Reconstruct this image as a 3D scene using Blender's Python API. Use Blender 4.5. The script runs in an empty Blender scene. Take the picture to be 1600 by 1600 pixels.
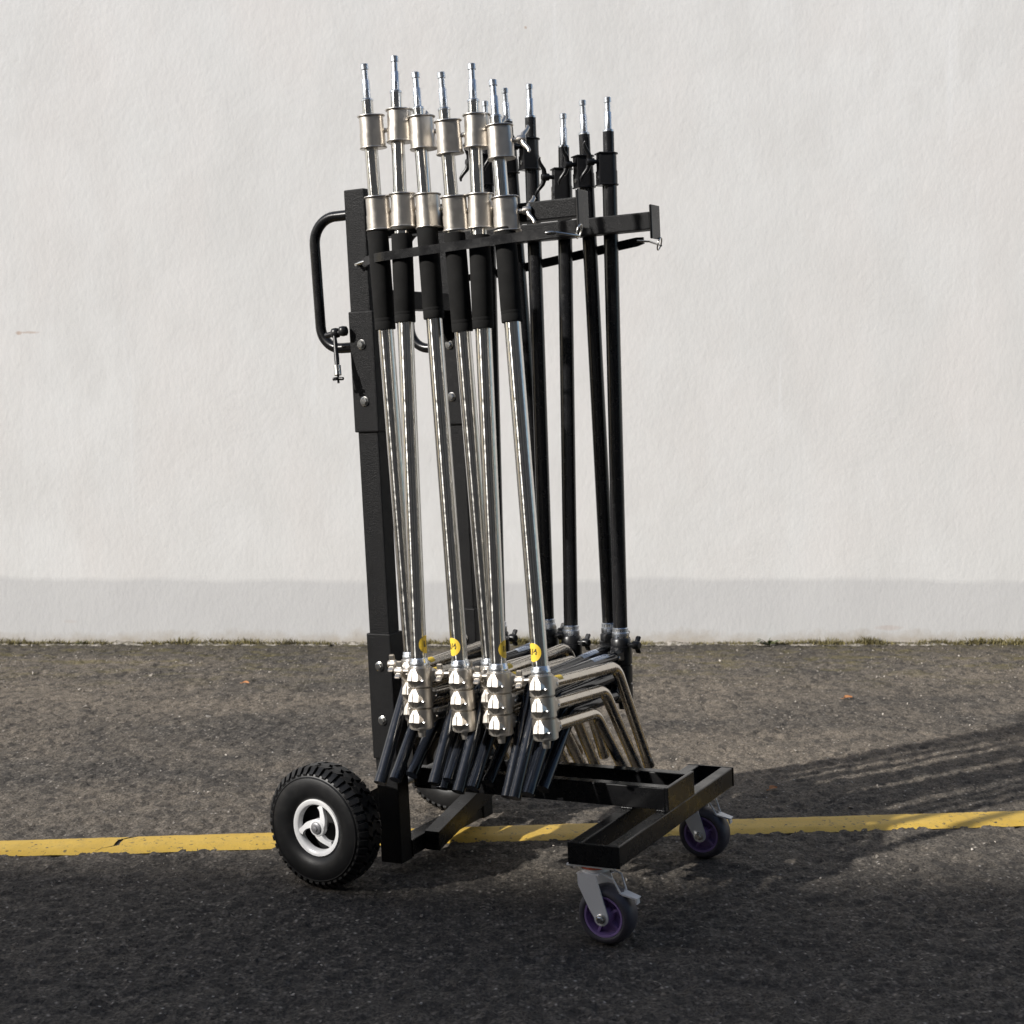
import bpy, bmesh, math, random
import numpy as np
from mathutils import Vector, Matrix, noise
rad = math.radians
rng = random.Random(7)
scene = bpy.context.scene
COL = scene.collection

# ------------------------------------------------------------------ camera, sky, sun, exposure
CAM_H, PITCH, FPX = 1.13, 0.1055, 2413.3
cam = bpy.data.cameras.new('camera')
cam_o = bpy.data.objects.new('camera', cam); COL.objects.link(cam_o)
cam.sensor_width = 36.0
cam.lens = FPX / 1600 * 36.0
cam.clip_start = 0.05; cam.clip_end = 500
cam_o.location = (0, 0, CAM_H)
cam_o.rotation_euler = (math.pi / 2 - PITCH, 0, 0)
cam.dof.use_dof = True; cam.dof.focus_distance = 3.25; cam.dof.aperture_fstop = 9.0
scene.camera = cam_o

SUN_EL = rad(29.0)
SH = Vector((0.875, 0.484)).normalized()          # the way shadows fall on the ground
sun = bpy.data.lights.new('sun', 'SUN'); sun.energy = 4.6; sun.angle = rad(0.95); sun.color = (1.0, 0.965, 0.915)
sun_o = bpy.data.objects.new('sun', sun); COL.objects.link(sun_o)
ldir = Vector((SH.x * math.cos(SUN_EL), SH.y * math.cos(SUN_EL), -math.sin(SUN_EL)))
sun_o.rotation_euler = ldir.to_track_quat('-Z', 'Y').to_euler()
sun_o.location = (-6, -4, 6)

world = bpy.data.worlds.new('World'); scene.world = world; world.use_nodes = True
wn = world.node_tree; wn.nodes.clear()
sky = wn.nodes.new('ShaderNodeTexSky'); sky.sky_type = 'NISHITA'; sky.sun_disc = False
sky.sun_elevation = SUN_EL; sky.sun_rotation = math.atan2(-SH.x, -SH.y)
sky.air_density = 1.0; sky.dust_density = 1.5
bg = wn.nodes.new('ShaderNodeBackground'); bg.inputs[1].default_value = 0.10
wo = wn.nodes.new('ShaderNodeOutputWorld')
wn.links.new(sky.outputs[0], bg.inputs[0]); wn.links.new(bg.outputs[0], wo.inputs[0])
scene.view_settings.view_transform = 'Standard'; scene.view_settings.look = 'None'
scene.view_settings.exposure = 0.31; scene.view_settings.gamma = 1.0
scene.cycles.max_bounces = 6; scene.cycles.glossy_bounces = 5; scene.cycles.diffuse_bounces = 3
scene.cycles.use_denoising = True; scene.cycles.sample_clamp_indirect = 4.0

# ------------------------------------------------------------------ material helpers
class NT:
    def __init__(s, name):
        s.m = bpy.data.materials.new(name); s.m.use_nodes = True
        s.t = s.m.node_tree; s.t.nodes.clear()
        s.out = s.n('OutputMaterial'); s.b = s.n('BsdfPrincipled')
        s.l(s.b.outputs[0], s.out.inputs[0])
        tc = s.n('TexCoord'); s.obj = tc.outputs['Object']
        g = s.n('NewGeometry'); s.pos = g.outputs['Position']
    def n(s, t, **k):
        x = s.t.nodes.new('ShaderNode' + t)
        for a, v in k.items(): setattr(x, a, v)
        return x
    def l(s, a, b): s.t.links.new(a, b)
    def set(s, **k):
        for a, v in k.items(): s.b.inputs[a.replace('_', ' ')].default_value = v
    def mapping(s, vec, scale=(1, 1, 1), loc=(0, 0, 0), rot=(0, 0, 0)):
        m = s.n('Mapping'); s.l(vec, m.inputs[0]); m.inputs[1].default_value = loc
        m.inputs[2].default_value = rot; m.inputs[3].default_value = scale; return m.outputs[0]
    def noise(s, vec, scale, detail=4, rough=.55, dist=0):
        x = s.n('TexNoise'); s.l(vec, x.inputs['Vector']); x.inputs['Scale'].default_value = scale
        x.inputs['Detail'].default_value = detail; x.inputs['Roughness'].default_value = rough
        x.inputs['Distortion'].default_value = dist; return x.outputs[0]
    def vor(s, vec, scale, feature='F1', rnd=1):
        x = s.n('TexVoronoi', feature=feature); s.l(vec, x.inputs['Vector']); x.inputs['Scale'].default_value = scale
        x.inputs['Randomness'].default_value = rnd; return x
    def ramp(s, fac, stops, interp='LINEAR'):
        r = s.n('ValToRGB'); r.color_ramp.interpolation = interp; s.l(fac, r.inputs[0]); e = r.color_ramp.elements
        while len(e) > 1: e.remove(e[-1])
        for i, (p, c) in enumerate(stops):
            x = e[0] if i == 0 else e.new(p)
            x.position = p; x.color = (c, c, c, 1) if isinstance(c, (int, float)) else (*c, 1)
        return r.outputs[0]
    def mix(s, fac, a, b, mode='MIX'):
        m = s.n('Mix', data_type='RGBA', blend_type=mode)
        for i, v in ((0, fac), (6, a), (7, b)):
            if isinstance(v, (int, float)): m.inputs[i].default_value = v
            elif isinstance(v, tuple): m.inputs[i].default_value = (*v, 1)
            else: s.l(v, m.inputs[i])
        return m.outputs[2]
    def math(s, op, a, b=0.0, c=None):
        m = s.n('Math', operation=op)
        for i, v in enumerate((a, b) if c is None else (a, b, c)):
            if isinstance(v, (int, float)): m.inputs[i].default_value = v
            else: s.l(v, m.inputs[i])
        return m.outputs[0]
    def sep(s, vec):
        x = s.n('SeparateXYZ'); s.l(vec, x.inputs[0]); return x.outputs
    def bump(s, h, strength, dist=.01, prev=None):
        b = s.n('Bump'); b.inputs['Strength'].default_value = strength; b.inputs['Distance'].default_value = dist
        s.l(h, b.inputs['Height'])
        if prev is not None: s.l(prev, b.inputs['Normal'])
        return b.outputs[0]
    def normal(s, o): s.l(o, s.b.inputs['Normal'])
    def color(s, o): s.l(o, s.b.inputs['Base Color'])
    def rough(s, o): s.l(o, s.b.inputs['Roughness'])

def simple(name, col, rough=.5, metal=0.0, bump=None, var=0.0, coat=0.0, spec=.5, rvar=0.0):
    k = NT(name); k.set(Base_Color=(*col, 1), Roughness=rough, Metallic=metal)
    k.b.inputs['Coat Weight'].default_value = coat; k.b.inputs['Specular IOR Level'].default_value = spec
    if var:
        n = k.noise(k.pos, 35, 5, .65)
        c = k.mix(k.ramp(n, [(.3, 0), (.7, 1)]), tuple(x * (1 - var) for x in col), tuple(min(1, x * (1 + var)) for x in col)); k.color(c)
    if rvar:
        n = k.noise(k.pos, 60, 5, .7); r = k.ramp(n, [(.3, max(.02, rough - rvar)), (.75, rough + rvar)]); k.rough(r)
    if bump:
        h = k.noise(k.pos, bump[0], 3, .6); k.normal(k.bump(h, bump[1], bump[2]))
    return k.m

M = {}
def mats():
    # powder coated steel: fine orange peel that glitters in the sun
    k = NT('powder_coat'); k.set(Base_Color=(.008, .008, .0085, 1), Roughness=.42); k.b.inputs['Specular IOR Level'].default_value = .20
    v = k.vor(k.pos, 900).outputs['Color']; n = k.noise(k.pos, 500, 2, .5)
    k.normal(k.bump(k.math('ADD', n, k.math('MULTIPLY', k.sep(v)[0], .6)), .8, .0013))
    dust = k.noise(k.pos, 22, 6, .7)
    k.color(k.mix(k.ramp(dust, [(.58, 0), (.9, .35)]), (.0075, .0075, .008), (.03, .029, .028)))
    k.rough(k.ramp(dust, [(.3, .33), (.8, .55)])); M['powder'] = k.m
    M['gloss_black_frame'] = simple('gloss_black_frame', (.0075, .0075, .008), .27, bump=(300, .08, .0006), rvar=.06, var=.15, spec=.42)
    def polished(name, col, rough, streak, aniso=0.0):
        k = NT(name); k.set(Base_Color=(*col, 1), Metallic=1.0, Roughness=rough)
        s = k.noise(k.mapping(k.obj, (900, 900, 6)), 1, 3, .6); d = k.noise(k.obj, 60, 5, .7)
        tg = k.n('Tangent', direction_type='RADIAL', axis='Z'); k.l(tg.outputs[0], k.b.inputs['Tangent']); k.b.inputs['Anisotropic'].default_value = aniso; k.b.inputs['Anisotropic Rotation'].default_value = .25
        k.normal(k.bump(s, streak, .0004)); k.rough(k.ramp(d, [(.35, rough * .7), (.75, rough * 1.7)]))
        sp = k.noise(k.obj, 400, 2, .5)
        k.color(k.mix(k.ramp(sp, [(.70, 0), (.76, .6)]), col, tuple(min(1, c * 1.25) for c in col))); return k.m
    M['chrome'] = polished('chrome', (.70, .685, .65), .17, .010, .93)
    M['pin'] = polished('bright_zinc', (.74, .77, .81), .27, .03)
    k = NT('satin_nickel'); k.set(Base_Color=(.64, .60, .545, 1), Metallic=1.0, Roughness=.38)
    k.normal(k.bump(k.noise(k.obj, 1100, 2, .5), .15, .0005)); k.rough(k.ramp(k.noise(k.obj, 70, 4, .6), [(.3, .33), (.8, .46)])); M['nickel'] = k.m
    M['nickel_leg'] = polished('nickel_leg', (.60, .555, .49), .22, .04)
    k = NT('gloss_black_frame_scuffed'); k.set(Base_Color=(.0075, .0075, .008, 1), Roughness=.27); k.b.inputs['Specular IOR Level'].default_value = .42
    sc = k.noise(k.mapping(k.pos, (40, 40, 180), rot=(.4, .2, .5)), 1, 4, .7); du = k.noise(k.pos, 18, 5, .7)
    c = k.mix(k.ramp(sc, [(.68, 0), (.73, .45)]), (.0072, .0072, .0078), (.075, .072, .068)); c = k.mix(k.ramp(du, [(.55, 0), (.8, .35)]), c, (.035, .032, .028))
    k.color(c); k.rough(k.ramp(du, [(.35, .20), (.75, .42)])); k.normal(k.bump(k.noise(k.pos, 260, 3, .6), .10, .0007)); M['gloss_black_frame'] = k.m
    M['black_tube'] = simple('black_anodised_tube', (.010, .010, .011), .24, bump=(160, .05, .0008), rvar=.09, var=.3)
    k = NT('black_leg_gloss'); k.set(Base_Color=(.011, .012, .016, 1), Roughness=.17)
    k.b.inputs['Coat Weight'].default_value = .3
    sc = k.noise(k.mapping(k.obj, (300, 300, 30)), 1, 4, .7)
    k.color(k.mix(k.ramp(sc, [(.66, 0), (.74, .7)]), (.010, .012, .017), (.12, .12, .125))); k.rough(k.ramp(k.noise(k.obj, 90, 4, .6), [(.3, .12), (.8, .28)])); M['black_leg'] = k.m
    M['black_cast'] = simple('black_cast', (.011, .011, .012), .33, bump=(300, .15, .0008))
    M['foam'] = simple('foam_grip', (.012, .0118, .0115), .93, bump=(1400, .35, .0006), var=.25, spec=.2)
    M['bolt'] = simple('zinc_bolt', (.70, .69, .66), .24, 1.0)
    k = NT('tyre_rubber'); k.set(Base_Color=(.013, .013, .0135, 1), Roughness=.5); d = k.noise(k.pos, 40, 6, .7)
    k.color(k.mix(k.ramp(d, [(.5, 0), (.9, .4)]), (.010, .010, .0105), (.04, .038, .035))); k.rough(k.ramp(d, [(.3, .38), (.8, .55)])); k.b.inputs['Specular IOR Level'].default_value = .32
    k.normal(k.bump(k.noise(k.pos, 500, 3, .6), .2, .0008)); M['tyre'] = k.m
    M['rim'] = simple('rim_white_paint', (.80, .80, .80), .30, bump=(250, .06, .0008), var=.06)
    M['hub'] = simple('hub_grey', (.30, .30, .31), .45, .6)
    M['dark'] = simple('wheel_inside_black', (.006, .006, .006), .6)
    M['caster_tyre'] = simple('caster_rubber', (.070, .066, .080), .50, bump=(400, .1, .0008), var=.2)
    M['purple'] = simple('purple_plastic', (.30, .20, .46), .38, var=.12)
    M['zinc'] = simple('zinc_plate', (.86, .865, .87), .40, .12, bump=(120, .06, .001), rvar=.08)
    M['orange'] = simple('orange_plastic', (.75, .11, .03), .4)
    M['sticker'] = simple('yellow_sticker', (.80, .55, .05), .5)
    M['ink'] = simple('black_ink', (.012, .012, .012), .5)
    M['label'] = simple('white_label', (.55, .60, .68), .45)
    M['label_print'] = simple('label_print', (.08, .12, .22), .5)
    # yellow road paint
    k = NT('yellow_road_paint'); k.set(Roughness=.62)
    n1 = k.noise(k.pos, 9, 5, .6); n2 = k.noise(k.pos, 70, 4, .7)
    c = k.mix(k.ramp(n1, [(.3, 0), (.7, 1)]), (.54, .345, .048), (.64, .425, .075))
    c = k.mix(k.ramp(n2, [(.59, 0), (.65, .85)]), c, (.10, .085, .05))
    c = k.mix(k.ramp(k.noise(k.pos, 25, 6, .75), [(.52, 0), (.72, .5)]), c, (.34, .24, .08))
    vd = k.vor(k.pos, 38); c = k.mix(k.math('MULTIPLY', k.ramp(vd.outputs['Distance'], [(.10, 1), (.16, 0)]), k.ramp(k.sep(vd.outputs['Color'])[0], [(.70, 0), (.72, 1)])), c, (.05, .045, .035)); k.color(c)
    hb = k.noise(k.pos, 160, 4, .7); k.normal(k.bump(hb, .5, .003)); M['yellow'] = k.m
    # asphalt
    k = NT('asphalt'); P = k.pos; xyz = k.sep(P)
    big = k.noise(k.mapping(P, (.5, 1.6, 1)), 1.2, 4, .6, .4)
    mid = k.noise(P, 7, 5, .65)
    fine = k.noise(P, 170, 3, .75)
    v1 = k.vor(P, 105); r1 = k.sep(v1.outputs['Color']); r1p = k.math('POWER', r1[0], 1.8); v2 = k.vor(k.mapping(P, (1, .8, 1)), 48); r2 = k.sep(v2.outputs['Color'])
    mr = k.n('MapRange'); k.l(k.math('MULTIPLY_ADD', k.math('SUBTRACT', mid, .5), 1.2, xyz[1]), mr.inputs[0])
    mr.inputs[1].default_value = 3.1; mr.inputs[2].default_value = 4.2; side = mr.outputs[0]      # dust tone grows from the near ground towards the wall
    dust = k.ramp(k.math('MULTIPLY_ADD', mid, .4, k.math('MULTIPLY', big, .75)), [(.46, .02), (.66, 1)])
    dustm = k.math('MULTIPLY', dust, k.math('MULTIPLY_ADD', side, .72, .28))
    stone = k.mix(r1p, (.029, .0275, .0260), (.232, .207, .178))
    bind = k.mix(k.ramp(fine, [(.38, 0), (.62, 1)]), (.019, .018, .017), (.118, .104, .088))
    c = k.mix(k.ramp(v1.outputs['Distance'], [(.25, .1), (.6, .9)]), stone, bind)
    c = k.mix(k.math('MULTIPLY', dustm, .74), c, k.mix(k.ramp(fine, [(.36, 0), (.64, 1)]), (.080, .066, .051), (.295, .250, .198)))
    c = k.mix(k.ramp(r2[2], [(.62, 0), (.95, .55)]), c, (.028, .026, .025))
    pale = k.math('MULTIPLY', k.ramp(r1[0], [(.93, 0), (.94, 1)]), k.ramp(v1.outputs['Distance'], [(.16, 1), (.30, 0)]))
    c = k.mix(k.math('MULTIPLY', pale, .75), c, k.mix(r1[1], (.33, .27, .20), (.52, .50, .47)))
    mw = k.n('MapRange'); k.l(xyz[1], mw.inputs[0]); mw.inputs[1].default_value = 5.0; mw.inputs[2].default_value = 5.8
    moss = k.math('MULTIPLY', k.ramp(k.noise(k.mapping(P, (1.0, 2.4, 1), loc=(3, 1, 0)), 6, 4, .65), [(.50, 0), (.64, 1)]), mw.outputs[0])
    c = k.mix(k.math('MULTIPLY', moss, .6), c, (.150, .125, .03))
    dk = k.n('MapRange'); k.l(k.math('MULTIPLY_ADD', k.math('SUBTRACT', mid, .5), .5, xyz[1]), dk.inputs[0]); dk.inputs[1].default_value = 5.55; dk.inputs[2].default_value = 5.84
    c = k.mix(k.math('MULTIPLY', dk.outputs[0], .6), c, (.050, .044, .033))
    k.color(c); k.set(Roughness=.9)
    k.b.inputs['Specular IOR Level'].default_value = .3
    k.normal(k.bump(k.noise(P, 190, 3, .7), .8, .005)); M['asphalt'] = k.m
    # stucco wall
    k = NT('white_render'); P = k.pos; xyz = k.sep(P)
    big = k.noise(k.mapping(P, (.8, 1, .5)), 1.0, 5, .6); mid = k.noise(k.mapping(P, (1, 1, .6)), 5, 5, .65); fine = k.noise(P, 160, 4, .7)
    c = k.mix(k.ramp(big, [(.3, 0), (.7, 1)]), (.715, .713, .702), (.785, .786, .780))
    c = k.mix(k.ramp(mid, [(.38, .6), (.6, 0)]), c, (.685, .680, .668))
    streak = k.noise(k.mapping(P, (14, 1, .7)), 1, 4, .6)
    c = k.mix(k.ramp(streak, [(.62, 0), (.78, .55)]), c, (.83, .84, .85))
    tint = k.noise(k.mapping(P, (1.3, 1, .6), loc=(5, 0, 2)), 1.7, 3, .5)
    c = k.mix(k.ramp(tint, [(.45, 0), (.70, .6)]), c, (.775, .748, .730))
    edge = k.math('ADD', xyz[2], k.math('MULTIPLY', k.math('SUBTRACT', k.noise(k.mapping(P, (1, 1, .2)), 1.6, 3, .5), .5), .07))
    band = k.ramp(k.math('MULTIPLY', edge, 2.0), [(.470, 1), (.512, 0)])
    c = k.mix(k.math('MULTIPLY', band, .95), c, k.mix(mid, (.575, .575, .578), (.655, .654, .652)))
    foot = k.ramp(k.math('MULTIPLY_ADD', k.math('SUBTRACT', k.noise(P, 12, 5, .7), .5), .10, xyz[2]), [(.004, .65), (.05, 0)])
    c = k.mix(foot, c, (.40, .345, .27))
    for (sx, sz, wx, wz, a) in ((-1.862, 1.188, .014, .009, .55), (-1.82, 1.190, .040, .005, .40), (-1.70, .085, .03, .008, .10), (1.45, .06, .06, .012, .22), (.05, 2.31, .006, .006, .5)):
        stn = stn if 'stn' in dir() else k.math('MULTIPLY', k.math('SUBTRACT', k.noise(P, 60, 4, .7), .5), 1.6)
        dx = k.math('DIVIDE', k.math('SUBTRACT', xyz[0], sx), wx); dz = k.math('DIVIDE', k.math('SUBTRACT', xyz[2], sz), wz)
        d = k.math('ADD', k.math('ADD', k.math('MULTIPLY', dx, dx), k.math('MULTIPLY', dz, dz)), stn)
        c = k.mix(k.math('MULTIPLY', k.ramp(d, [(.2, 1), (1.0, 0)]), a), c, (.42, .25, .15))
    k.color(c); k.set(Roughness=.9); k.b.inputs['Specular IOR Level'].default_value = .25
    tro = k.noise(k.mapping(P, (1, 1, .55), rot=(0, rad(28), 0)), 26, 3, .6, .3)
    hh = k.math('MULTIPLY_ADD', tro, .55, k.math('MULTIPLY', k.noise(k.mapping(P, (1, 1, .75)), 62, 3, .6), .55))
    hh = k.math('MULTIPLY_ADD', k.noise(P, 4, 2, .5), 1.4, hh); k.normal(k.bump(hh, .17, .0085)); M['wall'] = k.m
    k = NT('mortar_crumbs'); n = k.noise(k.pos, 45, 5, .7)
    k.color(k.mix(k.ramp(n, [(.40, 0), (.58, 1)]), (.085, .075, .045), (.42, .385, .34))); k.set(Roughness=.95); k.normal(k.bump(k.noise(k.pos, 120, 4, .7), .8, .006)); M['mortar'] = k.m
    def leafy(name, a, b):
        k = NT(name); n = k.noise(k.pos, 14, 3, .6); k.color(k.mix(k.ramp(n, [(.3, 0), (.7, 1)]), a, b)); k.set(Roughness=.7); return k.m
    M['moss'] = leafy('moss', (.10, .085, .036), (.25, .215, .085)); M['weed'] = leafy('weed_leaf', (.045, .085, .022), (.085, .125, .04))
    M['leaf'] = leafy('dry_leaf', (.38, .15, .05), (.50, .24, .10))
    k = NT('pebbles'); n = k.noise(k.pos, 30, 2, .5); k.color(k.mix(k.ramp(n, [(.35, 0), (.65, 1)]), (.17, .15, .125), (.46, .42, .37))); k.set(Roughness=.8); M['pebble'] = k.m
    M['bwall'] = simple('shade_building_render', (.26, .245, .225), .85, bump=(20, .4, .02), var=.15)
    M['broof'] = simple('shade_building_roof', (.10, .09, .085), .8, var=.2)
    M['bglass'] = simple('shade_building_glass', (.02, .022, .025), .12)
mats()

# ------------------------------------------------------------------ mesh helpers
class MB:
    def __init__(s): s.v = []; s.f = []; s.flat = False
    def add(s, vs, fs):
        o = len(s.v); s.v += [Vector(p) for p in vs]; s.f += [tuple(i + o for i in f) for f in fs]; return s
    def box(s, x0, x1, y0, y1, z0, z1, bev=0.0):
        s.flat = True
        b = bmesh.new(); vs = [b.verts.new(p) for p in ((x0,y0,z0),(x1,y0,z0),(x1,y1,z0),(x0,y1,z0),(x0,y0,z1),(x1,y0,z1),(x1,y1,z1),(x0,y1,z1))]
        for f in ((3,2,1,0),(4,5,6,7),(0,1,5,4),(1,2,6,5),(2,3,7,6),(3,0,4,7)): b.faces.new([vs[i] for i in f])
        if bev: bmesh.ops.bevel(b, geom=list(b.edges), offset=bev, segments=2, profile=.6, affect='EDGES')
        s.bm(b); return s
    def bm(s, b, mat=None):
        b.verts.index_update()
        s.add([(mat @ v.co if mat else v.co.copy()) for v in b.verts], [tuple(v.index for v in f.verts) for f in b.faces]); b.free(); return s
    def hull(s, pts):
        b = bmesh.new()
        for p in pts: b.verts.new(p)
        r = bmesh.ops.convex_hull(b, input=list(b.verts))
        bmesh.ops.delete(b, geom=[g for g in r['geom_interior'] if isinstance(g, bmesh.types.BMVert)], context='VERTS')
        bmesh.ops.recalc_face_normals(b, faces=list(b.faces)); s.bm(b); return s
    def tube(s, path, r, n=16, cap=True):
        path = [Vector(p) for p in path]; rr = r if isinstance(r, (list, tuple)) else [r] * len(path)
        t = [(path[min(i + 1, len(path) - 1)] - path[max(i - 1, 0)]).normalized() for i in range(len(path))]
        u = t[0].orthogonal().normalized(); rings = []; vs = []; fs = []
        for i, p in enumerate(path):
            if i: u = (t[i - 1].rotation_difference(t[i]) @ u).normalized()
            w = t[i].cross(u)
            for j in range(n):
                a = 2 * math.pi * j / n; vs.append(p + (u * math.cos(a) + w * math.sin(a)) * rr[i])
        for i in range(len(path) - 1):
            for j in range(n):
                k = (j + 1) % n; fs.append((i*n+j, i*n+k, (i+1)*n+k, (i+1)*n+j))
        if cap:
            fs.append(tuple(range(n - 1, -1, -1))); o = (len(path) - 1) * n; fs.append(tuple(o + j for j in range(n)))
        return s.add(vs, fs)
    def lathe(s, prof, n=32, mat=None, close=False):      # prof: (r, z) along z
        vs = []; fs = []; m = len(prof)
        for (r, z) in prof:
            for j in range(n):
                a = 2 * math.pi * j / n; p = Vector((r * math.cos(a), r * math.sin(a), z)); vs.append(mat @ p if mat else p)
        for i in range(m if close else m - 1):
            for j in range(n):
                k = (j + 1) % n; i2 = (i + 1) % m; fs.append((i*n+j, i*n+k, i2*n+k, i2*n+j))
        if not close:
            if prof[0][0] > 0: fs.append(tuple(range(n - 1, -1, -1)))
            if prof[-1][0] > 0: fs.append(tuple((m - 1) * n + j for j in range(n)))
        return s.add(vs, fs)
    def extr(s, outline, z0, z1, mat=None):              # outline (x, y) ccw
        n = len(outline); vs = [Vector((x, y, z0)) for x, y in outline] + [Vector((x, y, z1)) for x, y in outline]
        if mat: vs = [mat @ p for p in vs]
        fs = [tuple(range(n - 1, -1, -1)), tuple(range(n, 2 * n))] + [(i, (i + 1) % n, n + (i + 1) % n, n + i) for i in range(n)]
        return s.add(vs, fs)
    def mesh(s, name, smooth=35):
        me = bpy.data.meshes.new(name); me.from_pydata([tuple(p) for p in s.v], [], s.f)
        b = bmesh.new(); b.from_mesh(me); bmesh.ops.recalc_face_normals(b, faces=list(b.faces)); b.to_mesh(me); b.free()
        if smooth:
            me.polygons.foreach_set('use_smooth', [True] * len(me.polygons)); me.set_sharp_from_angle(angle=rad(smooth))
        me.update(); return me
    def obj(s, name, mat, parent=None, smooth=35):
        if s.flat and smooth == 35: smooth = 12
        me = s.mesh(name, smooth); me.materials.append(M[mat]); return link(name, me, parent)

def link(name, me, parent=None):
    o = bpy.data.objects.new(name, me); COL.objects.link(o)
    if parent: o.parent = parent
    return o
def tag(o, label=None, cat=None, group=None, kind=None):
    for k, v in (('label', label), ('category', cat), ('group', group), ('kind', kind)):
        if v: o[k] = v
    return o
def empty(name, parent=None, loc=None):
    o = bpy.data.objects.new(name, None); o.empty_display_size = .05; COL.objects.link(o)
    if parent: o.parent = parent
    if loc: o.location = loc
    return o
def copy_tree(o, parent=None):
    c = o.copy(); COL.objects.link(c)
    if parent: c.parent = parent
    for ch in list(o.children):
        copy_tree(ch, c)
    return c
def arc(p0, c, p1, r, n=8):
    """points of a rounded corner at c between p0 and p1"""
    p0, c, p1 = Vector(p0), Vector(c), Vector(p1)
    a = (p0 - c).normalized(); b = (p1 - c).normalized(); th = a.angle(b); d = r / math.tan(th / 2)
    s, e = c + a * d, c + b * d; ctr = c + (a + b).normalized() * (r / math.sin(th / 2)); out = []
    q0 = s - ctr; q1 = e - ctr; ax = q0.cross(q1).normalized(); tot = q0.angle(q1)
    for i in range(n + 1): out.append(ctr + Matrix.Rotation(tot * i / n, 3, ax) @ q0)
    return out

# ------------------------------------------------------------------ the setting
WALL_Y = 5.868
def lattice(x, y, cell, seed):
    """smooth value noise on a lattice, -1..1"""
    R = np.random.RandomState(seed); T = R.uniform(-1, 1, (257, 257)); u, v = x / cell + 1000, y / cell + 1000
    i, j = np.floor(u).astype(int), np.floor(v).astype(int); fx, fy = u - i, v - j; fx = fx * fx * (3 - 2 * fx); fy = fy * fy * (3 - 2 * fy); i %= 256; j %= 256
    return (T[i, j] * (1 - fx) + T[i + 1, j] * fx) * (1 - fy) + (T[i, j + 1] * (1 - fx) + T[i + 1, j + 1] * fx) * fy
def cells(x, y, cell, seed):
    """distance to the nearest jittered stone centre and that stone's random number"""
    R = np.random.RandomState(seed); J = R.uniform(0, 1, (256, 256, 3)); u, v = x / cell + 1000, y / cell + 1000; i, j = np.floor(u).astype(int), np.floor(v).astype(int)
    best = np.full(x.shape, 9.0); rnd = np.zeros(x.shape)
    for di in (-1, 0, 1):
        for dj in (-1, 0, 1):
            q = J[(i + di) % 256, (j + dj) % 256]; d = np.hypot(i + di + q[..., 0] - u, j + dj + q[..., 1] - v); m = d < best; best[m] = d[m]; rnd[m] = q[..., 2][m]
    return best, rnd
def relief(x, y):
    z = .0022 * lattice(x, y, .110, 1) + .0030 * lattice(x, y, .042, 2) + .0034 * lattice(x * .8, y, .020, 3) + .0017 * lattice(x, y, .010, 5)
    d, r = cells(x, y, .0105, 4); z += (.0014 + .0040 * r ** 3) * np.clip(1 - (d / .55) ** 2, 0, 1)
    z = np.where(z > .0035, .0035 + (z - .0035) * .45, z)
    return z * .95 - .0024
gx = np.linspace(-2.35, 2.35, 1000)
gy = np.concatenate([np.linspace(1.95, 3.3, 260, endpoint=False), np.linspace(3.3, WALL_Y + .01, 400)])
X, Y = np.meshgrid(gx, gy); Z = relief(X, Y)
near_line = np.clip((.145 - np.abs(Y - (3.4125 + (X + 1.165) * .0948))) / .06, 0, 1); Z = np.minimum(Z, .0022 + .004 * (1 - near_line))
edge_f = np.minimum.reduce([(X - gx[0]) / .1, (gx[-1] - X) / .1, (Y - gy[0]) / .1, np.ones_like(X)]); Z = Z * np.clip(edge_f, 0, 1)
ny_, nx_ = X.shape; vco = np.stack([X, Y, Z], -1).reshape(-1, 3)
idx = np.arange(ny_ * nx_).reshape(ny_, nx_); quads = np.stack([idx[:-1, :-1], idx[:-1, 1:], idx[1:, 1:], idx[1:, :-1]], -1).reshape(-1, 4)
x0_, x1_, y0_, y1_ = gx[0], gx[-1], gy[0], gy[-1]
outer = [(-60, -60), (x0_, -60), (x1_, -60), (60, -60), (-60, y0_), (x0_, y0_), (x1_, y0_), (60, y0_), (-60, y1_), (x0_, y1_), (x1_, y1_), (60, y1_), (-60, 60), (x0_, 60), (x1_, 60), (60, 60)]
nb_ = len(vco); vco = np.concatenate([vco, np.array([(a, b, 0.0) for a, b in outer])])
oq = [(j*4+i, j*4+i+1, (j+1)*4+i+1, (j+1)*4+i) for j in range(3) for i in range(3) if (i, j) != (1, 1)]
quads = np.concatenate([quads, np.array(oq) + nb_])
me = bpy.data.meshes.new('ground'); me.vertices.add(len(vco)); me.vertices.foreach_set('co', vco.astype(np.float32).ravel())
me.loops.add(quads.size); me.loops.foreach_set('vertex_index', quads.astype(np.int32).ravel()); me.polygons.add(len(quads))
me.polygons.foreach_set('loop_start', (np.arange(len(quads)) * 4).astype(np.int32)); me.polygons.foreach_set('use_smooth', np.ones(len(quads), bool))
me.update(calc_edges=True); me.validate(); me.materials.append(M['asphalt'])
tag(link('ground', me), kind='structure')

wall = empty('rendered_wall', loc=(0, WALL_Y, 0))
tag(wall, 'long white rendered wall with a greyer band along its foot', 'wall')
w = MB(); w.box(-14, 14, 0, .3, -.1, 5.2); w.obj('wall_face', 'wall', wall, smooth=0)
w = MB(); w.box(-14.05, 14.05, -.04, .34, 5.2, 5.28, .008); w.obj('coping', 'mortar', wall)
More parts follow.
